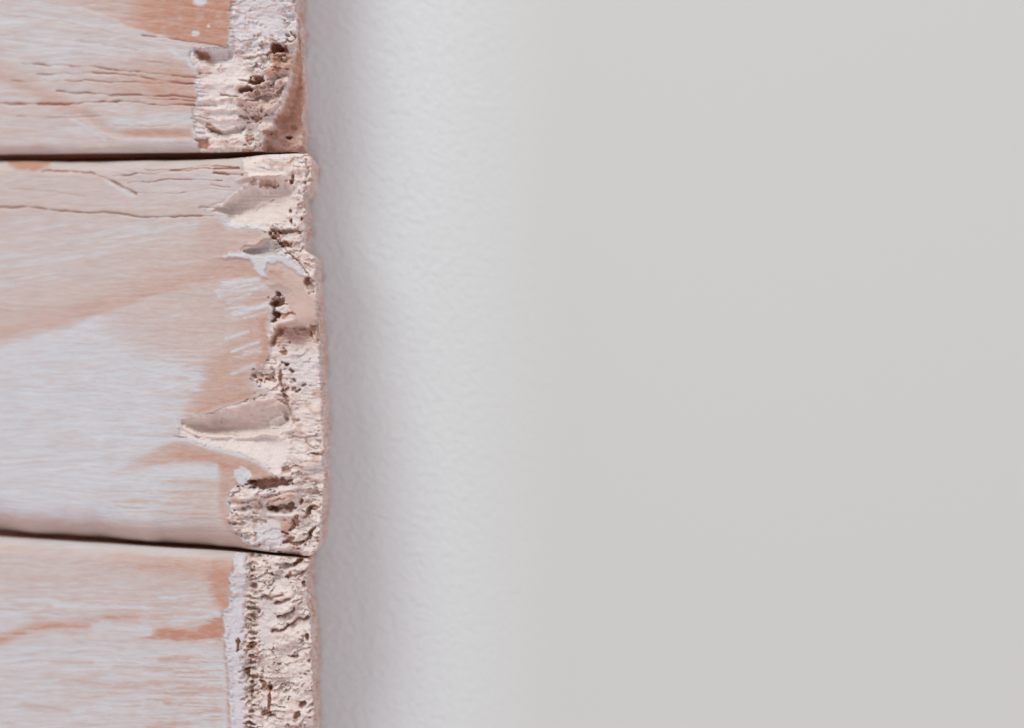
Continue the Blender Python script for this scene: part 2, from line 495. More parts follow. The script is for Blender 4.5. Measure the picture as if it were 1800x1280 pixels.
    calm = np.maximum(ss(-4, 8, sdf(s.rx, s.ry, [(312, 742), (400, 712), (480, 696), (512, 745), (512, 800), (490, 832), (430, 806), (312, 770)], 20)),
                      ss(-4, 8, sdf(s.rx, s.ry, [(352, 366), (425, 322), (505, 316), (528, 345), (510, 385), (470, 402), (400, 400)], 20)))
    calm = np.maximum(calm, .65 * ss(-4, 8, sdf(s.rx, s.ry, [(498, 585), (560, 590), (560, 680), (530, 690), (505, 660)], 20)))
    calm = np.maximum(calm, .55 * (1 - ss(308, 320, s.ry)))
    calm = np.maximum(calm, .5 * ss(660, 680, y) * (1 - ss(790, 820, y)) * ss(505, 520, x))
    h = h * (1 - .8 * calm); pm = pm * (1 - .9 * calm)
    s.H += m * (-3 * (1 - calm) - .03 * np.clip(d, 0, 200) + (5 + 4 * far + 4 * ss(840, 880, y)) * h)
    s.wash(m, .08 + .6 * ss(.48, .75, fbm(x / 15, y / 9, 531, 3)), .8)
    s.wood(m * pm * .85, .9, .36)
    s.wash(np.exp(-((d - 1) / 5) ** 2) * .7 * ss(.4, .62, fbm(x / 22, y / 18, 542, 2)), .02, .3)
    # --- scooped bite
    up = [(353, 366), (368, 368), (392, 358), (410, 342), (425, 327), (440, 320), (455, 317), (470, 314), (488, 312), (505, 318), (520, 330)]
    lo = [(353, 368), (376, 376), (394, 384), (400, 398), (430, 402), (462, 403), (482, 398), (505, 390), (524, 372), (524, 340)]
    k = s.scoop(up, lo, 34, .33, close=34)
    s.wash(k * .9, .2 + .3 * (fbm(x / 30, y / 4, 541, 3) - .5), .8)  # tan mixed into the hollow's pigment to warm its shade
    s.wash(line(x, y, [(392, 384), (402, 396), (462, 399)], 6) * .9, 0, .35)
    s.wood(line(s.rx, s.ry, [(425, 320), (445, 314), (460, 313), (490, 309)], 3) * .8, .75, .35)
    s.hole(446, 322, 8, 5, 9, e=.6, r=.4); s.hole(470, 322, 14, 6, 13, e=.75, r=.45)
    s.H += 6 * line(s.rx, s.ry, [(418, 316), (445, 311), (500, 308)], 5)
    s.H += 5 * line(s.rx, s.ry, [(513, 298), (545, 298)], 4)
    s.wood(ss(-2, 4, sdf(s.rx, s.ry, [(537, 276), (560, 276), (560, 325), (545, 340), (536, 320), (543, 305)], 20)) * .85, .62, .22)
    s.H -= 9 * line(s.rx, s.ry, [(537, 280), (541, 300), (535, 320), (538, 338)], 2.5)
    s.hole(513, 315, 4, 9, 14, e=.8); s.hole(503, 318, 4, 3, 8)
    s.crack([(447, 372), (455, 360), (470, 354), (478, 350)], 1.3, 4, k=.9, r=.2)
    # nubs at the edge
    s.bump(533, 384, 10, 9, 9); s.bump(540, 374, 7, 7, 8); s.bump(546, 396, 6, 6, 6); s.bump(520, 345, 10, 5, 5)
    s.hole(511, 370, 3, 4, 14); s.hole(529, 386, 3, 3.5, 16, r=.9); s.hole(513, 388, 2.6, 3, 12); s.hole(541, 364, 4, 3, 8)
    s.wood(line(s.rx, s.ry, [(534, 388), (548, 396)], 4) * .8, .8, .3)
    # curled flake and the crack
    s.hole(500, 406, 21, 5, 20, -4, e=.65, r=.5)
    s.H += 8 * line(s.rx, s.ry, [(480, 396), (492, 401), (520, 398)], 3)
    s.wash(line(s.rx, s.ry, [(482, 394), (500, 400), (520, 396)], 3) * .9, .02, .5)
    s.H -= 8 * line(x, s.ry, [(479, 397), (489, 404), (492, 408)], 1.6)
    s.hole(500, 429, 10, 5, 30, 10, e=1, r=.85)
    s.hole(484, 414, 5, 4, 14); s.hole(475, 410, 4, 3, 9, e=.9)
    cr = line(s.rx, s.ry, [(474, 408), (488, 420), (497, 432), (508, 446), (524, 460), (538, 474), (546, 484)], 1.3)
    s.H -= 7 * cr; s.wood(cr, .7, .7)
    # ledge with white lower lip
    up = [(425, 441), (440, 435), (455, 432), (470, 424), (484, 420), (494, 430)]
    lo = [(425, 443), (445, 452), (470, 456), (490, 452), (500, 440)]
    k = s.scoop(up, lo, 20, .3, close=16)
    s.wood(line(s.rx, s.ry, [(432, 436), (450, 434), (458, 428), (474, 420)], 3.4) * .9, .95, .35)
    s.H += 5 * line(s.rx, s.ry, [(440, 430), (456, 426), (474, 418)], 4)
    s.wash(k * .6, .05, .4)
    W = [(385, 452), (420, 442), (462, 450), (505, 446), (520, 460), (545, 484), (535, 486), (510, 472), (490, 462), (470, 462), (466, 476), (474, 488), (462, 489), (448, 476), (440, 458), (418, 452), (395, 456)]
    m = ss(-3, 4, sdf(s.rx, s.ry, W, 20)); s.wash(m * .95, 0, .2); s.H += 4 * m
    # smooth tan lobe
    L = [(467, 466), (474, 462), (492, 462), (510, 472), (532, 487), (548, 490), (570, 520), (570, 568), (540, 574), (498, 576), (488, 562), (505, 545), (500, 520), (480, 512), (462, 500), (474, 492), (466, 478)]
    dL = sdf(s.rx, s.ry, L, 30)
    m = ss(-2, 4, dL)
    s.H = lerp(s.H, 1.0 + 5 * ss(0, 20, dL) - 10 * ss(530, 575, x), m)
    s.wood(m, .62 + .25 * (fbm(x / 25, y / 20, 551, 3) - .5), .20)
    s.wood(m * line(x, y, [(478, 478), (492, 482)], 7), .9, .45)
    s.wood(m * ss(548, 562, x) * .6, .35)
    s.hole(545, 502, 7, 14, 17, -18, e=.5, r=.4); s.hole(541, 495, 5, 7, 8, -10, e=.9, r=.5)
    s.wash(line(x, y, [(540, 512), (550, 520), (558, 514)], 3) * .8, .1, .5)
    s.hole(487, 531, 12, 10, 30, -35, e=.7, r=.6); s.hole(480, 531, 7, 6, 14, -30, e=.9, r=.8)
    s.hole(485, 553, 8, 5, 34, 25, e=1, r=.8); s.hole(504, 554, 14, 3, 10, -3, e=.9, r=.5)
    s.hole(482, 564, 5, 4, 16); s.wash(line(x, y, [(496, 566), (512, 562)], 4) * .8, .1, .5); s.H += 5 * line(x, y, [(490, 568), (515, 563)], 4)
    s.wash(line(s.rx, s.ry, [(466, 538), (480, 542), (498, 550)], 3) * .9, 0, .2)
    # jagged shaded edge and hollow under the lobe
    up = [(483, 578), (500, 574), (530, 572), (545, 576), (556, 600)]
    lo = [(480, 580), (486, 620), (500, 668), (530, 690), (560, 680), (562, 610)]
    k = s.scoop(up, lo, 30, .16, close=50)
    s.wood(k * (1 - ss(585, 625, y)) * .9, .72, .5)  # brown shadow under the lobe put into the pigment, fading downward
    s.wash(k * ss(590, 640, y) * .8, .14 + .4 * (fbm(x / 22, y / 3, 561, 3) - .5), .35)
    s.H -= 14 * line(s.rx, s.ry, [(494, 578), (486, 590), (478, 606)], 4)
    s.wood(line(s.rx, s.ry, [(500, 578), (488, 588), (478, 606)], 5), 1, .6)
    s.H += 3 * (fbm(x / 30, y / 3, 563, 3) - .5) * k
    s.hole(549, 583, 7, 12, 16, 12, e=.9, r=.5); s.hole(560, 574, 3, 12, 10, 0, e=.7, r=.5); s.hole(560, 590, 2.5, 8, 9, 0, e=.6, r=.4)
    s.hole(497, 620, 5, 4, 10, e=.9)
    rng = np.random.RandomState(5)
    for _ in range(26):
        t = rng.rand()
        cx = lerp(448, 500, t) + rng.randn() * 7; cy = 668 - 14 * t + rng.randn() * 9
        s.hole(cx, cy, 1.8 + 3.2 * rng.rand() ** 2, 1.5 + 1.6 * rng.rand(), 3 + 7 * rng.rand(), rng.rand() * 40, e=.55, r=.3, sharp=.6)
    for _ in range(22):
        cx = 497 + rng.randn() * 6 + 8 * rng.rand(); cy = 600 + 110 * rng.rand()
        s.hole(cx, cy, 1.8 + 3 * rng.rand() ** 2, 1.5 + 2 * rng.rand(), 4 + 7 * rng.rand(), 0, e=.75, r=.3, sharp=.6)
    s.hole(478, 667, 8, 4, 14, 10, e=.7, r=.8)
    for p in ((516, 670), (518, 683), (524, 688), (512, 655), (534, 676)):
        s.hole(p[0], p[1], 3.6, 3.4, 12, e=.6, r=.6)
    cr = line(s.rx, s.ry, [(493, 650), (496, 680), (503, 706), (510, 730), (517, 742), (522, 738)], 3)
    s.H -= 10 * cr; s.wood(cr, .85, .4)
    # --- long crevice
    up = [(313, 741), (345, 731), (360, 729), (385, 719), (420, 712), (450, 704), (478, 698), (496, 706)]
    lo = [(313, 743), (345, 764), (400, 770), (450, 768), (500, 768), (512, 748)]
    k = s.scoop(up, lo, 36, .72, close=44)
    s.wash(k * .9, .34 + .4 * (fbm(x / 40, y / 6, 571, 3) - .5), .9)  # warm shade of the crevice painted in as tan pigment
    s.H -= 3 * (fbm(x / 14, y / 6, 573, 3) - .5) * k
    s.H += 2 * line(s.rx, s.ry, [(340, 730), (362, 726), (420, 712), (478, 698)], 6)
    s.wash(line(s.rx, s.ry, [(340, 729), (362, 725), (400, 716)], 4) * .3, .2, .3)
    ramp = [(318, 745), (345, 764), (400, 770), (470, 766), (505, 770), (512, 800), (500, 832), (488, 838), (462, 822), (430, 806), (370, 788), (312, 770)]
    dR = sdf(s.rx, s.ry, ramp, 30)
    m = ss(-5, 6, dR)
    dlo = seg_dist(s.rx, s.ry, [(312, 772), (370, 790), (430, 808), (462, 824), (488, 840)])
    s.H = lerp(s.H, s.H - 20 * ss(0, 55, dlo) * (1 - .9 * ss(470, 510, s.rx)), m)
    s.wash(m * .95, .06, .75)  # highlight of the ramp painted in with paler cream
    s.H += 6 * line(s.rx, s.ry, [(316, 748), (345, 766), (400, 771)], 3)
    s.H -= 6 * line(s.rx, s.ry, [(345, 768), (372, 762), (400, 766), (440, 765)], 2.5)
    s.wood(line(s.rx, s.ry, [(345, 768), (372, 762), (420, 766)], 1.8) * .7, .8, .4)
    s.crack([(306, 768), (328, 770)], 2, 5, e=.5, r=.3)
    s.wash(line(x, y, [(300, 772), (330, 774), (370, 787), (430, 804)], 3) * .9, 0, .3)
    # fibre tuft in the shadow
    k = ss(-2, 3, sdf(s.rx, s.ry, [(468, 742), (482, 735), (494, 728), (505, 745), (520, 756), (490, 763), (474, 757)], 20))
    s.H += 7 * k + 9 * k * (fbm(x / 20, y / 2.6, 575, 3) - .5); s.wash(k * .6, .12, .7)
    # smooth tan strip on the far right edge
    m = ss(-2, 2, s.x - poly1([(500, 559), (560, 556), (640, 562), (700, 562), (796, 566)], y)) * ss(665, 690, y) * (1 - ss(790, 797, y))
    s.wood(m * .85, .58, .2); s.H = lerp(s.H, -10 + 0 * x, m * .8)
    s.H -= 12 * line(s.rx, s.ry, [(551, 798), (565, 799), (580, 796)], 2.5); s.wood(line(s.rx, s.ry, [(551, 796), (566, 797), (577, 790)], 2.8), .95, .55)
    # fine ribs of fibre across the end
    m = ss(498, 515, x) * (1 - ss(562, 572, x)) * ss(640, 700, y)
    s.H += 5 * m * (fbm(x / 22, y / 2.8 + fbm(x / 20, y / 30, 581, 2) * 3, 583, 3) - .5)
    # --- dark slot, lips under the tan tongue
    s.hole(420, 838, 0.1, 0.1, 0)
    k = ss(-2, 3, sdf(s.rx, s.ry, [(411, 826), (425, 820), (440, 826), (446, 836), (440, 842), (436, 852), (440, 862), (428, 858), (418, 846), (410, 838)], 20))
    s.wash(k * .95, .0, .1); s.H += 2 * k
    s.H += 5 * line(s.rx, s.ry, [(438, 842), (470, 836), (496, 832)], 7)
    s.hole(470, 850, 33, 8.5, 40, -3, e=.85, r=.5, sharp=.25)
    s.hole(441, 848, 7, 5, 10, e=.9, r=.6)
    s.hole(503, 824, 7, 5, 10, e=.8, r=.3)
    s.H += 8 * line(s.rx, s.ry, [(446, 866), (480, 862), (515, 862)], 5)
    s.wash(line(s.rx, s.ry, [(442, 866), (480, 862), (520, 856), (518, 840)], 5) * .9, .05, .7)
    k = ss(-2, 4, sdf(s.rx, s.ry, [(466, 872), (490, 868), (528, 868), (524, 876), (500, 886), (480, 890), (470, 882)], 20))
    s.H += 10 * k; s.wood(k, .72, .34)
    s.hole(494, 893, 23, 6, 30, -10, e=.75, r=.45, sharp=.3); s.hole(474, 895, 8, 5, 16, 0, e=.95, r=.7)
    s.wash(line(s.rx, s.ry, [(470, 905), (500, 906), (522, 900)], 4) * .9, .05, .6)
    s.H += 6 * line(s.rx, s.ry, [(470, 906), (500, 907), (520, 902)], 4)
    k = ss(-2, 4, sdf(s.rx, s.ry, [(450, 918), (490, 912), (497, 930), (500, 950), (505, 962), (470, 968), (445, 950)], 20))
    s.H = lerp(s.H, -10 + 1.5 * h, k * .8); s.wash(k, .12, .25)
    s.hole(455, 916, 13, 5, 10, 8, e=.3, r=.3)
    s.wood(ss(-3, 3, sdf(s.rx, s.ry, [(490, 914), (510, 912), (515, 922), (505, 934), (512, 948), (500, 954), (494, 936)], 20)), .8, .45)
    for p in ((512, 925, 9, 3.5, -50), (520, 915, 5, 10, 20), (508, 950, 12, 3.5, -30), (540, 946, 12, 3, -55), (546, 935, 8, 3, -55), (520, 958, 12, 3, -8), (542, 900, 4, 10, 15),
              (500, 938, 6, 3, 30), (552, 892, 10, 3, -5), (527, 882, 3, 7, 0)):
        s.hole(p[0], p[1], p[2], p[3], 15, p[4], e=.75, r=.5)
    s.wood(ss(-3, 4, sdf(s.rx, s.ry, [(508, 962), (530, 960), (528, 980), (508, 980)], 20)) * .8, .7, .4)
    for p in ((420, 890), (430, 905), (415, 915), (436, 876), (425, 934), (442, 954)):
        s.H += 5 * line(s.rx, s.ry, [(p[0] - 12, p[1]), (p[0] + 16, p[1] - 3)], 3.5)
        s.H -= 6 * line(s.rx, s.ry, [(p[0] - 10, p[1] + 6), (p[0] + 14, p[1] + 4)], 2.2)
    s.wash(ss(560, 568, x) * ss(900, 930, y), .12, .7)


# ------------------------------------------------------------------ plank 3 (bottom)
B3 = [(900, 412), (985, 410), (1000, 408), (1020, 400), (1045, 405), (1062, 401), (1080, 392), (1130, 392), (1150, 396), (1170, 400), (1230, 401), (1280, 406), (1400, 405), (2000, 405)]
R3 = [(900, 548), (982, 549), (992, 551), (1010, 547), (1028, 547), (1060, 549), (1080, 552), (1100, 554), (1130, 556), (1160, 556), (1220, 558), (1280, 559), (2000, 560)]


def plank3(s):
    x, y = s.x, s.y
    base_face(s)
    s.e = .17 + .55 * (s.st - .5) + .2 * (s.st2 - .5)
    s.b = .10 + .15 * s.st2
    s.r = .2 + 0 * x
    yt = poly1([(-700, 900), (0, 946), (550, 982)], x)
    # upper half: pink wash, tan towards the break
    m = (1 - ss(1095, 1135, y + 26 * (s.st - .5) + .10 * (250 - x)))
    s.wood(m, .36 + .55 * (s.st - .5) + .1 * ss(100, 380, x), .2)
    s.b = lerp(s.b, .45, m * .7)
    m = (1 - ss(26, 62, y - yt + 14 * (s.st - .5))) * ss(80, 330, x) * ss(8, 16, y - yt)
    s.wood(m, .82, .28)
    s.wood((1 - ss(14, 40, y - yt)) * ss(6, 14, y - yt) * .5, .6, .25)
    m = ss(-10, 12, sdf(x + 30 * (s.st - .5), y, [(366, 990), (414, 980), (408, 1020), (408, 1060), (398, 1126), (382, 1128), (384, 1080), (368, 1040)], 40))
    s.wood(m, .92, .42)
    ly = y + 16 * (s.st - .5)
    m = ss(.46, .66, fbm(x / 60, y / 3.2, 703, 3)) * ss(1035, 1050, y) * (1 - ss(1085, 1100, y)) * (1 - ss(372, 386, x))
    s.wash(m * .8, .02, .0)
    fe = .35 + .65 * ss(.4, .58, fbm(x / 70, y / 3.4, 711, 3))
    s.wood(line(x, ly, [(-60, 1140), (0, 1122), (45, 1108), (90, 1098), (150, 1106)], 11) * fe, .88, .55)
    s.wood(line(x, ly, [(150, 1098), (190, 1084), (240, 1087)], 9) * fe, .8, .5)
    s.wood(line(x, ly, [(60, 1086), (120, 1092), (170, 1090)], 6) * .6, .6, .4)
    s.wood(line(x, ly, [(272, 1086), (300, 1082)], 5) * .7, .75, .5)
    s.wood(ss(-5, 6, sdf(x, ly, [(240, 1125), (272, 1112), (292, 1106), (345, 1104), (365, 1092), (394, 1080), (394, 1120), (340, 1130), (290, 1126)], 30)), .92, .60)
    s.wash(line(x, ly, [(318, 1090), (350, 1086), (368, 1082)], 6) * .8, .1, .0)
    s.wash(line(x, y, [(376, 1078), (384, 1080)], 5), .0, .0)
    s.wash(line(x, ly, [(165, 1100), (230, 1106), (262, 1108)], 8) * .8, .05, .0)
    m = ss(.53, .70, fbm(x / 55, y / 3.0, 707, 3)) * ss(1135, 1160, y) * (1 - ss(385, 398, x))
    s.wood(m * (.28 + .5 * ss(120, 330, x)), .78, .35)
    for (p, w, k) in (([(90, 1160), (160, 1164)], 5, .5), ([(280, 1158), (330, 1158)], 3, .8), ([(200, 1172), (270, 1170)], 3, .6), ([(110, 1198), (240, 1208)], 5, .5), ([(40, 1240), (120, 1248)], 8, .45),
                      ([(335, 1181), (365, 1182)], 2.5, .6), ([(280, 1270), (330, 1272)], 4, .7), ([(290, 1238), (380, 1242)], 2.4, .7), ([(300, 1200), (390, 1204)], 2.2, .7)):
        s.wood(line(x, ly, p, w) * k, .8, .38)
    s.wash((1 - ss(6, 18, y - yt)) * .7, .12 + .4 * (s.st - .5), .7)  # top arris whitened, its lit edge put into the colour
    # ---------------- broken end
    s.wood(line(x, y, [(395, 1130), (398, 1165), (401, 1200), (402, 1240), (404, 1300)], 4) * .95, .78, .38)
    d = s.rx - poly1(B3, s.ry) + 12 * (fbm(x / 60, y / 3.6, 151, 3) - .5)
    m = ss(-1.5, 3.0, d)
    h, pm, g = chunk(x, y, 801, 13, 8)
    band = 1 - ss(424, 436, s.rx)                         # smooth painted shoulder
    col = np.exp(-((s.rx - 441) / 12) ** 2)               # porous column
    s.H += m * (-2 - 5 * (1 - band) + h * (1.5 + 7.0 * (1 - band)) - 7 * col)
    s.wash(m, .05 + .35 * (1 - band) * ss(.45, .8, fbm(x / 9, y / 5, 831, 3)), .1 + .75 * (1 - band))
    s.wood(m * pm * .85 * (1 - band), .9, .36)
    s.H += 3 * np.exp(-((d - 3) / 4) ** 2)
    for (cy, a) in ((1030, 6), (1046, 5), (1012, 5)):
        s.wood((1 - ss(.5, 1.2, ell(s.rx, s.ry, 418, cy, 10, a))) * .7, .55, .15)
    s.wood((1 - ss(.4, 1.2, ell(s.rx, s.ry, 409, 998, 6, 10))) * .9, .85, .5)
    rng = np.random.RandomState(11)
    yy = 990
    while yy < 1420:
        cx = 442 + rng.randn() * 4
        s.hole(cx, yy, 3 + 7 * rng.rand(), 1.8 + 1.8 * rng.rand(), 4 + 13 * rng.rand() ** 2, -25 + 50 * rng.rand(), e=.5 + .4 * rng.rand(), r=.3, sharp=.5)
        s.H += 6 * line(s.rx, s.ry, [(cx - 7, yy + 5), (cx + 8, yy + 4)], 2.2)
        yy += 5 + 9 * rng.rand()
    for _ in range(34):
        s.hole(428 + rng.randn() * 5, 1080 + 320 * rng.rand(), 1.6 + 3 * rng.rand() ** 2, 1.5 + 2 * rng.rand(), 2 + 6 * rng.rand(), 0, e=.4, r=.3, sharp=.7)
    # grey smooth channel
    k = ss(-4, 4, sdf(s.rx, s.ry, [(456, 1050), (478, 1058), (482, 1120), (470, 1150), (456, 1130)], 20))
    s.H = lerp(s.H, -12 + 1.5 * h, k * .8); s.wash(k, .14, .45)
    k = s.scoop([(475, 1030), (482, 1002), (500, 986), (530, 984)], [(478, 1032), (500, 1034), (520, 1010), (536, 990)], 16, .3, close=25)
    s.wash(k * .7, .3, .4)
    # stacked shelves
    for (p, q) in (([(486, 1062), (500, 1056), (512, 1052)], 9), ([(486, 1086), (500, 1084), (514, 1068)], 11), ([(480, 1110), (492, 1110), (506, 1100)], 11), ([(512, 1098), (520, 1086), (538, 1088)], 8),
                   ([(506, 1016), (520, 1008), (540, 1004)], 7), ([(460, 1052), (480, 1050), (496, 1046)], 6)):
        up_ = [(a, b - 8) for a, b in p]
        s.H += q * line(s.rx, s.ry, up_, 6)
        s.H -= q * 1.5 * line(s.rx, s.ry, [(a, b + 1) for a, b in p], 2.8)
        s.wash(line(s.rx, s.ry, up_, 5) * .8, .1, .8)
        s.wood(line(s.rx, s.ry, [(a, b + 1) for a, b in p], 2.8), .8, .45)
    for p in ((524, 988, 15, 4, -40), (506, 1012, 9, 3, -35), (536, 1028, 4, 5, 0), (540, 1006, 3, 8, 10), (434, 1186, 5, 9, -20), (442, 1135, 8, 5, 0), (470, 1214, 9, 4, 20), (474, 1212, 5, 6, 0),
              (473, 1232, 3.4, 17, 4), (468, 1254, 9, 5, 0), (532, 1240, 7, 5, 0), (522, 1258, 6, 9, 25), (548, 1152, 4, 9, 10), (546, 1070, 3, 8, 0), (549, 1105, 3, 7, 0), (518, 1155, 8, 2.5, 0),
              (540, 1120, 3, 6, 0), (462, 1205, 8, 3, 40), (418, 1132, 3, 10, 0), (550, 1240, 3, 5, 0), (543, 1035, 3, 10, 0)):
        s.hole(p[0], p[1], p[2], p[3], 17, p[4], e=.85, r=.5)
    # paler clean strip along the outer edge
    m = ss(-3, 2, x - (poly1(R3, y) - 11)); s.wash(m * .7, .2, .5)
    s.wash((1 - ss(3, 9, y - yt)) * .6 * (1 - ss(400, 430, x)), .08, .5)  # more of the lit top edge painted in


# ------------------------------------------------------------------ materials
def col_nodes(nt, bump_fine, bump_dist, white, cream):
    n = nt.nodes; l = nt.links
    for q in list(n):
        n.remove(q)
    out = n.new('ShaderNodeOutputMaterial')
    bs = n.new('ShaderNodeBsdfPrincipled')
    l.new(bs.outputs[0], out.inputs[0])
    at = n.new('ShaderNodeAttribute'); at.attribute_name = 'pigment'
    sep = n.new('ShaderNodeSeparateColor'); l.new(at.outputs['Color'], sep.inputs[0])
    tc = n.new('ShaderNodeTexCoord')

    def noise(scale, detail, stretch=None, rough=.6):
        mp = n.new('ShaderNodeMapping')
        l.new(tc.outputs['Object'], mp.inputs['Vector'])
        k = 1 / S
        mp.inputs['Scale'].default_value = tuple(v * scale * k for v in (stretch or (1, 1, 1)))
        nz = n.new('ShaderNodeTexNoise')
        nz.inputs['Scale'].default_value = 1
        nz.inputs['Detail'].default_value = detail
        nz.inputs['Roughness'].default_value = rough
        l.new(mp.outputs[0], nz.inputs['Vector'])
        return nz.outputs['Fac']

    def math_(op, a, b=None, c=None, clamp=False):
        m = n.new('ShaderNodeMath'); m.operation = op; m.use_clamp = clamp
        for i, v in enumerate((a, b, c)):
            if v is None:
                continue
            if hasattr(v, 'links'):
                l.new(v, m.inputs[i])
            else:
                m.inputs[i].default_value = v
        return m.outputs[0]

    def mix(f, a, b):
        m = n.new('ShaderNodeMix'); m.data_type = 'RGBA'
        l.new(f, m.inputs['Factor'])
        for i, v in ((6, a), (7, b)):
            if hasattr(v, 'links'):
                l.new(v, m.inputs[i])
            else:
                m.inputs[i].default_value = (*v, 1)
        return m.outputs[2]

    grain = noise(1 / 4.2, 3, (.07, 1, 1))
    speck = noise(1 / 2.4, 3)
    blot = noise(1 / 30.0, 3, (.6, 1, 1))
    # bare wood shows between the bristle marks of the wash
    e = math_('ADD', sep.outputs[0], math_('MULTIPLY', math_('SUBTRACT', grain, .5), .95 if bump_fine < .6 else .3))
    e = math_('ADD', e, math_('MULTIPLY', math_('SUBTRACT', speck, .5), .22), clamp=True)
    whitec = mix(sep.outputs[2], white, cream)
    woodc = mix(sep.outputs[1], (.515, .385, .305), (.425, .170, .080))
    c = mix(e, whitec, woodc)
    v = math_('ADD', .93, math_('MULTIPLY', blot, .14))
    hs = n.new('ShaderNodeHueSaturation'); l.new(c, hs.inputs['Color']); l.new(v, hs.inputs['Value'])
    l.new(hs.outputs[0], bs.inputs['Base Color'])
    bs.inputs['Roughness'].default_value = .78
    bs.inputs['Specular IOR Level'].default_value = .25
    # light seeps a little way into paint-soaked wood fibre
    bs.inputs['Subsurface Weight'].default_value = .75 if bump_fine > .6 else .4
    bs.inputs['Subsurface Radius'].default_value = (1.0, .62, .48)
    bs.inputs['Subsurface Scale'].default_value = 9 * S
    # bump
    bh = math_('ADD', math_('MULTIPLY', grain, .6), math_('MULTIPLY', speck, bump_fine))
    bp = n.new('ShaderNodeBump'); bp.inputs['Strength'].default_value = 1
    bp.inputs['Distance'].default_value = bump_dist * S
    l.new(bh, bp.inputs['Height']); l.new(bp.outputs[0], bs.inputs['Normal'])


mat_face = bpy.data.materials.new('whitewashed_wood'); mat_face.use_nodes = True
col_nodes(mat_face.node_tree, .25, 1.3, (.555, .610, .625), (.540, .520, .490))
mat_end = bpy.data.materials.new('torn_end_grain'); mat_end.use_nodes = True
col_nodes(mat_end.node_tree, .8, 1.3, (.610, .635, .660), (.755, .700, .640))

mat_wall = bpy.data.materials.new('painted_plaster'); mat_wall.use_nodes = True


def wall_nodes():
    nt = mat_wall.node_tree; n = nt.nodes; l = nt.links
    bs = n['Principled BSDF']
    bs.inputs['Roughness'].default_value = .85
    bs.inputs['Specular IOR Level'].default_value = .2
    tc = n.new('ShaderNodeTexCoord')
    sx = n.new('ShaderNodeSeparateXYZ'); l.new(tc.outputs['Object'], sx.inputs[0])
    # texture fades and colour turns darker and warmer to the right of the planks
    mr = n.new('ShaderNodeMapRange'); mr.interpolation_type = 'SMOOTHSTEP'
    mr.inputs['From Min'].default_value = -240 * S; mr.inputs['From Max'].default_value = 120 * S
    l.new(sx.outputs[0], mr.inputs['Value'])
    mx = n.new('ShaderNodeMix'); mx.data_type = 'RGBA'
    l.new(mr.outputs[0], mx.inputs['Factor'])
    mx.inputs[6].default_value = (.668, .745, .735, 1)
    mx.inputs[7].default_value = (.572, .628, .590, 1)
    l.new(mx.outputs[2], bs.inputs['Base Color'])
    m0 = n.new('ShaderNodeMapping'); l.new(tc.outputs['Object'], m0.inputs[0])
    m0.inputs['Rotation'].default_value = (0, math.radians(-42), 0)
    mp = n.new('ShaderNodeMapping'); l.new(m0.outputs[0], mp.inputs[0])
    mp.inputs['Scale'].default_value = (.85 / S / 12, 1 / S / 12, 1 / S / 12)
    nz = n.new('ShaderNodeTexNoise'); nz.inputs['Scale'].default_value = 1; nz.inputs['Detail'].default_value = 4
    nz.inputs['Distortion'].default_value = .6
    l.new(mp.outputs[0], nz.inputs['Vector'])
    inv = n.new('ShaderNodeMapRange'); inv.inputs['To Min'].default_value = 1; inv.inputs['To Max'].default_value = .06
    l.new(mr.outputs[0], inv.inputs['Value'])
    ml = n.new('ShaderNodeMath'); ml.operation = 'MULTIPLY'
    l.new(nz.outputs['Fac'], ml.inputs[0]); l.new(inv.outputs[0], ml.inputs[1])
    bp = n.new('ShaderNodeBump'); bp.inputs['Distance'].default_value = 4.6 * S; bp.inputs['Strength'].default_value = 1
    l.new(ml.outputs[0], bp.inputs['Height']); l.new(bp.outputs[0], bs.inputs['Normal'])


wall_nodes()


# ------------------------------------------------------------------ wall
def mesh_obj(name, verts, faces, mats, parent=None):
    me = bpy.data.meshes.new(name)
    me.from_pydata(verts, [], faces)
    o = bpy.data.objects.new(name, me)
    scene.collection.objects.link(o)
    for m in mats:
        me.materials.append(m)
    if parent:
        o.parent = parent
    return o


W_, Hh, T_ = 6000 * S, 5000 * S, 300 * S
wall = mesh_obj('wall', [(-W_, 0, -Hh), (W_, 0, -Hh), (W_, 0, Hh), (-W_, 0, Hh), (-W_, T_, -Hh), (W_, T_, -Hh), (W_, T_, Hh), (-W_, T_, Hh)],
                [(0, 1, 2, 3), (5, 4, 7, 6), (4, 0, 3, 7), (1, 5, 6, 2), (3, 2, 6, 7), (4, 5, 1, 0)], [mat_wall])
wall['kind'] = 'structure'
wall['label'] = 'smooth pale grey painted wall behind the planks'


# ------------------------------------------------------------------ planks
def z0(x):
    return 200 - 150 * (1 - np.exp(-np.clip(520 - x, -60, 5000) / 380))


def to_world(x, y, z, zb):
    f = (D - zb) / D
    return np.stack([(x - 900) * f, -z, (640 - y) * f], -1) * S


def grid_axis(a, b, fa, fb, step=1.45, coarse=16):
    """coarse outside fa..fb, fine inside"""
    out = []
    if a < fa:
        out += list(np.linspace(a, fa, max(2, int((fa - a) / coarse)), endpoint=False))
    out += list(np.linspace(fa, fb, int((fb - fa) / step)))
    if b > fb:
        out += list(np.linspace(fb, b, max(2, int((b - fb) / coarse)))[1:])
    return np.array(out)


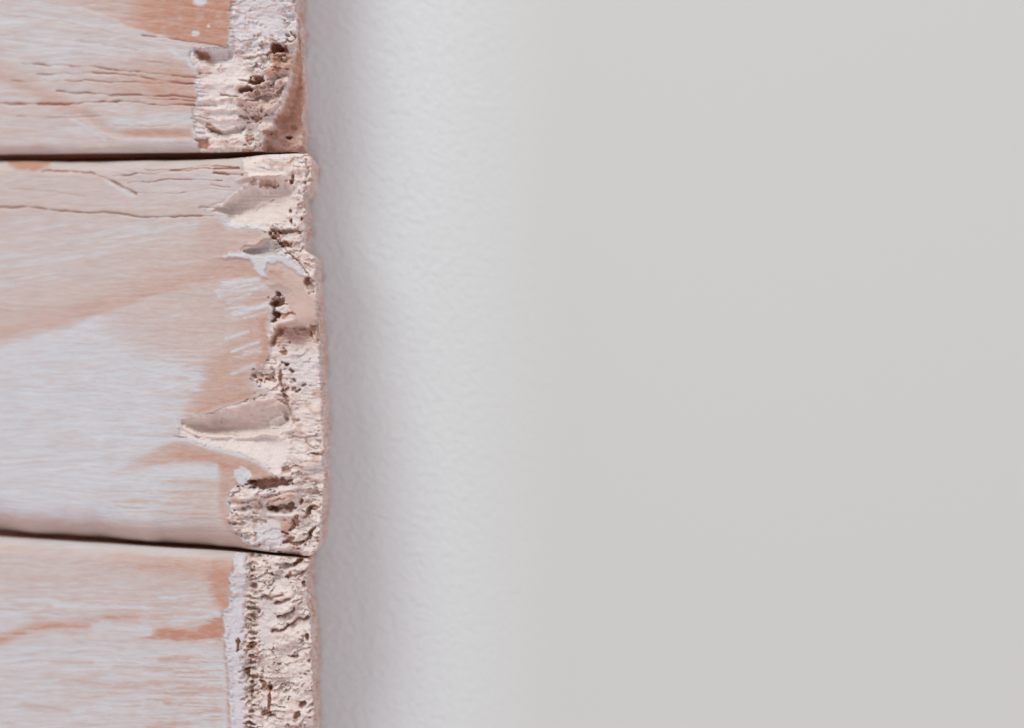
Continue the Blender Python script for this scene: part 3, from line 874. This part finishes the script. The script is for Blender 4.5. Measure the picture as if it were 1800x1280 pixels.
def build_plank(label, y_range, fine_y, top, bot, Bp, Rp, fn, seed, rt, rb, above=None, below=None):
    X = grid_axis(-620, 580, -70, 580)
    Y = grid_axis(y_range[0], y_range[1], fine_y[0], fine_y[1])
    gx, gy = np.meshgrid(X, Y)
    # squeeze rows between the edge lines, columns up to the torn outline
    t = (gy - Y[0]) / (Y[-1] - Y[0])
    y = poly1(top, gx) * (1 - t) + poly1(bot, gx) * t
    y = y + (gy - (Y[0] * (1 - t) + Y[-1] * t))
    R = poly1(Rp, y) + 3.4 * (fbm(y / 7, y * 0, seed + 90, 4, .65) - .5) * 2
    q = np.clip((gx - 400) / 180, 0, 1)
    R = R - 9
    x = np.where(gx > 400, 400 + q * (R - 400), gx)
    s = Surf(x, y, seed)
    fn(s)
    # arrises
    def rnd(d, r):
        d = np.clip(d, 0, r)
        return -(r - np.sqrt(np.maximum(r * r - (r - d) ** 2, 0)))
    yt = poly1(top, x); yb = poly1(bot, x)
    wv = 1 + .5 * (fbm(x / 60, y * 0, seed + 91, 2) - .5)
    endk = 1 - .75 * ss(400, 520, x)
    s.H += rnd(y - yt, rt * wv * endk + 2)
    s.H += rnd(yb - y, rb * wv * endk + 2)
    s.H += rnd(R - x, 7) * .6
    zb = z0(x)
    z = np.clip(zb + s.H, 8, None)
    P = to_world(x, y, z, zb)
    NJ, NI = x.shape
    verts = P.reshape(-1, 3)
    pig = np.stack([s.e, s.r, s.b], -1).reshape(-1, 3)
    idx = np.arange(NJ * NI).reshape(NJ, NI)
    quads = np.stack([idx[:-1, :-1], idx[1:, :-1], idx[1:, 1:], idx[:-1, 1:]], -1).reshape(-1, 4)
    xf = s.x.reshape(-1); yf = s.y.reshape(-1)
    is_end = (s.rx - poly1(Bp, s.ry)).reshape(-1) > 0
    # keep the torn end one connected zone
    qe = is_end[quads].sum(1) >= 3
    # sides: rings down to the wall
    per = np.concatenate([idx[:, 0], idx[-1, 1:], idx[::-1, -1][1:], idx[0, ::-1][1:-1]])
    K = 26
    pv = verts[per]; zp = -pv[:, 1] / S
    px = xf[per]; py = yf[per]
    n_side = len(per)
    right = np.zeros(n_side); right[(per % NI) == NI - 1] = 1
    rings = [per]
    newv = []; newp = []
    zend = 2.0
    # deep down the neighbouring boards swell until they almost touch
    j_top = (per // NI == 0) & (right < 1); j_bot = (per // NI == NJ - 1) & (right < 1)
    swell = np.zeros(n_side)
    if above:
        swell += np.where(j_top, .5 * (poly1(top, px) - poly1(above, px)) - .5, 0)
    if below:
        swell -= np.where(j_bot, .5 * (poly1(below, px) - poly1(bot, px)) - .5, 0)
    for k in range(1, K + 1):
        f = k / K
        zz = zp + (zend - zp) * f
        arc = np.where(right > 0, py, px)
        no = fbm(arc / 12, zz / 7 + 0 * arc, seed + 95, 4, .6) - .5
        no2 = fbm(arc / 40, zz / 30, seed + 97, 3) - .5
        dx = right * (no * 14 + no2 * 10 - 4 * f) * ss(0, .12, f)
        v = pv.copy()
        v[:, 0] += dx * S
        # long sides bow slightly inwards
        mid = .5 * (P[0, :, 2].mean() + P[-1, :, 2].mean())
        v[:, 2] += (1 - right) * np.sign(mid - v[:, 2]) * (no2 + .5) * 1.2 * ss(0, .2, f) * S * ((per % NI != 0))
        v[:, 2] += swell * ss(.22, .6, f) * S
        v[:, 1] = -zz * S
        newv.append(v)
        st = fbm(arc / 20, zz / 3.0, seed + 99, 3)
        ee = np.where(right > 0, .42 + 1.1 * (st - .4) + .8 * (no2), 1.0 + .3 * (st - .5))  # long sides painted deep brown to darken the gaps between boards
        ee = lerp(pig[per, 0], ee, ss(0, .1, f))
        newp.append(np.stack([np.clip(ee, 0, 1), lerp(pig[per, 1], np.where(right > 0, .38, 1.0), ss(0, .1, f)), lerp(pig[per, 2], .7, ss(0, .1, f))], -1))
        rings.append(len(verts) + (k - 1) * n_side + np.arange(n_side))
    verts = np.concatenate([verts] + newv); pig = np.concatenate([pig] + newp)
    sq = []
    for k in range(K):
        a, b = rings[k], rings[k + 1]
        sq.append(np.stack([a, b, np.roll(b, -1), np.roll(a, -1)], -1)[:, ::-1])
    sq = np.concatenate(sq)
    pe = np.where(right > 0, True, px > poly1(Bp, py))
    se = np.tile(pe, K)
    qall = np.concatenate([quads, sq])
    eall = np.concatenate([qe, se])
    root = bpy.data.objects.new('wooden_plank', None)
    scene.collection.objects.link(root)
    org = np.array([verts[per, 0].mean(), 0, verts[per, 2].mean()])
    root.location = tuple(org)
    root.empty_display_size = .01
    root['label'] = label; root['category'] = 'plank'; root['group'] = 'whitewashed planks stacked edge to edge'
    for nm, sel, mt, lb in (('face_board', ~eall, mat_face, None), ('broken_end', eall, mat_end, None)):
        f = qall[sel]
        u, inv = np.unique(f.reshape(-1), return_inverse=True)
        vv = verts[u]; ff = inv.reshape(-1, 4)
        me = bpy.data.meshes.new(nm)
        me.vertices.add(len(vv)); me.vertices.foreach_set('co', (vv - org).astype(np.float32).reshape(-1))
        me.loops.add(ff.size); me.loops.foreach_set('vertex_index', ff.astype(np.int32).reshape(-1))
        me.polygons.add(len(ff)); me.polygons.foreach_set('loop_start', (np.arange(len(ff)) * 4).astype(np.int32))
        me.update(calc_edges=True)
        me.polygons.foreach_set('use_smooth', np.ones(len(ff), bool))
        ca = me.attributes.new('pigment', 'FLOAT_COLOR', 'POINT')
        c = np.ones((len(vv), 4), np.float32); c[:, :3] = np.clip(pig[u], 0, 1)
        ca.data.foreach_set('color', c.reshape(-1))
        me.materials.append(mt)
        me.validate()
        o = bpy.data.objects.new(nm, me); scene.collection.objects.link(o); o.parent = root
    return root


B1_LOW = [(-700, 280), (0, 270), (200, 268), (400, 266), (530, 263), (600, 262)]
T2 = [(-700, 290), (0, 281), (120, 283), (300, 280), (400, 277), (480, 271), (545, 269), (600, 269)]
B2_LOW = [(-700, 888), (0, 937), (550, 977), (600, 980)]
T3 = [(-700, 897), (0, 946), (550, 981), (600, 984)]
build_plank('topmost whitewashed plank with a deep brown split and flakes at its torn end', (-440, 268), (-50, 268),
            [(-700, -440), (600, -440)], B1_LOW, B1, R1, plank1, 1000, 20, 16, None, T2)
build_plank('middle whitewashed plank, the longest of the three, with scooped bites along its torn end', (272, 978), (272, 978),
            T2, B2_LOW, B2, R2, plank2, 2000, 24, 58, B1_LOW, T3)
build_plank('lowest whitewashed plank with an orange wood streak and evenly crumbled end', (982, 1690), (982, 1330),
            T3, [(-700, 1690), (600, 1690)], B3, R3, plank3, 3000, 30, 20, B2_LOW, None)
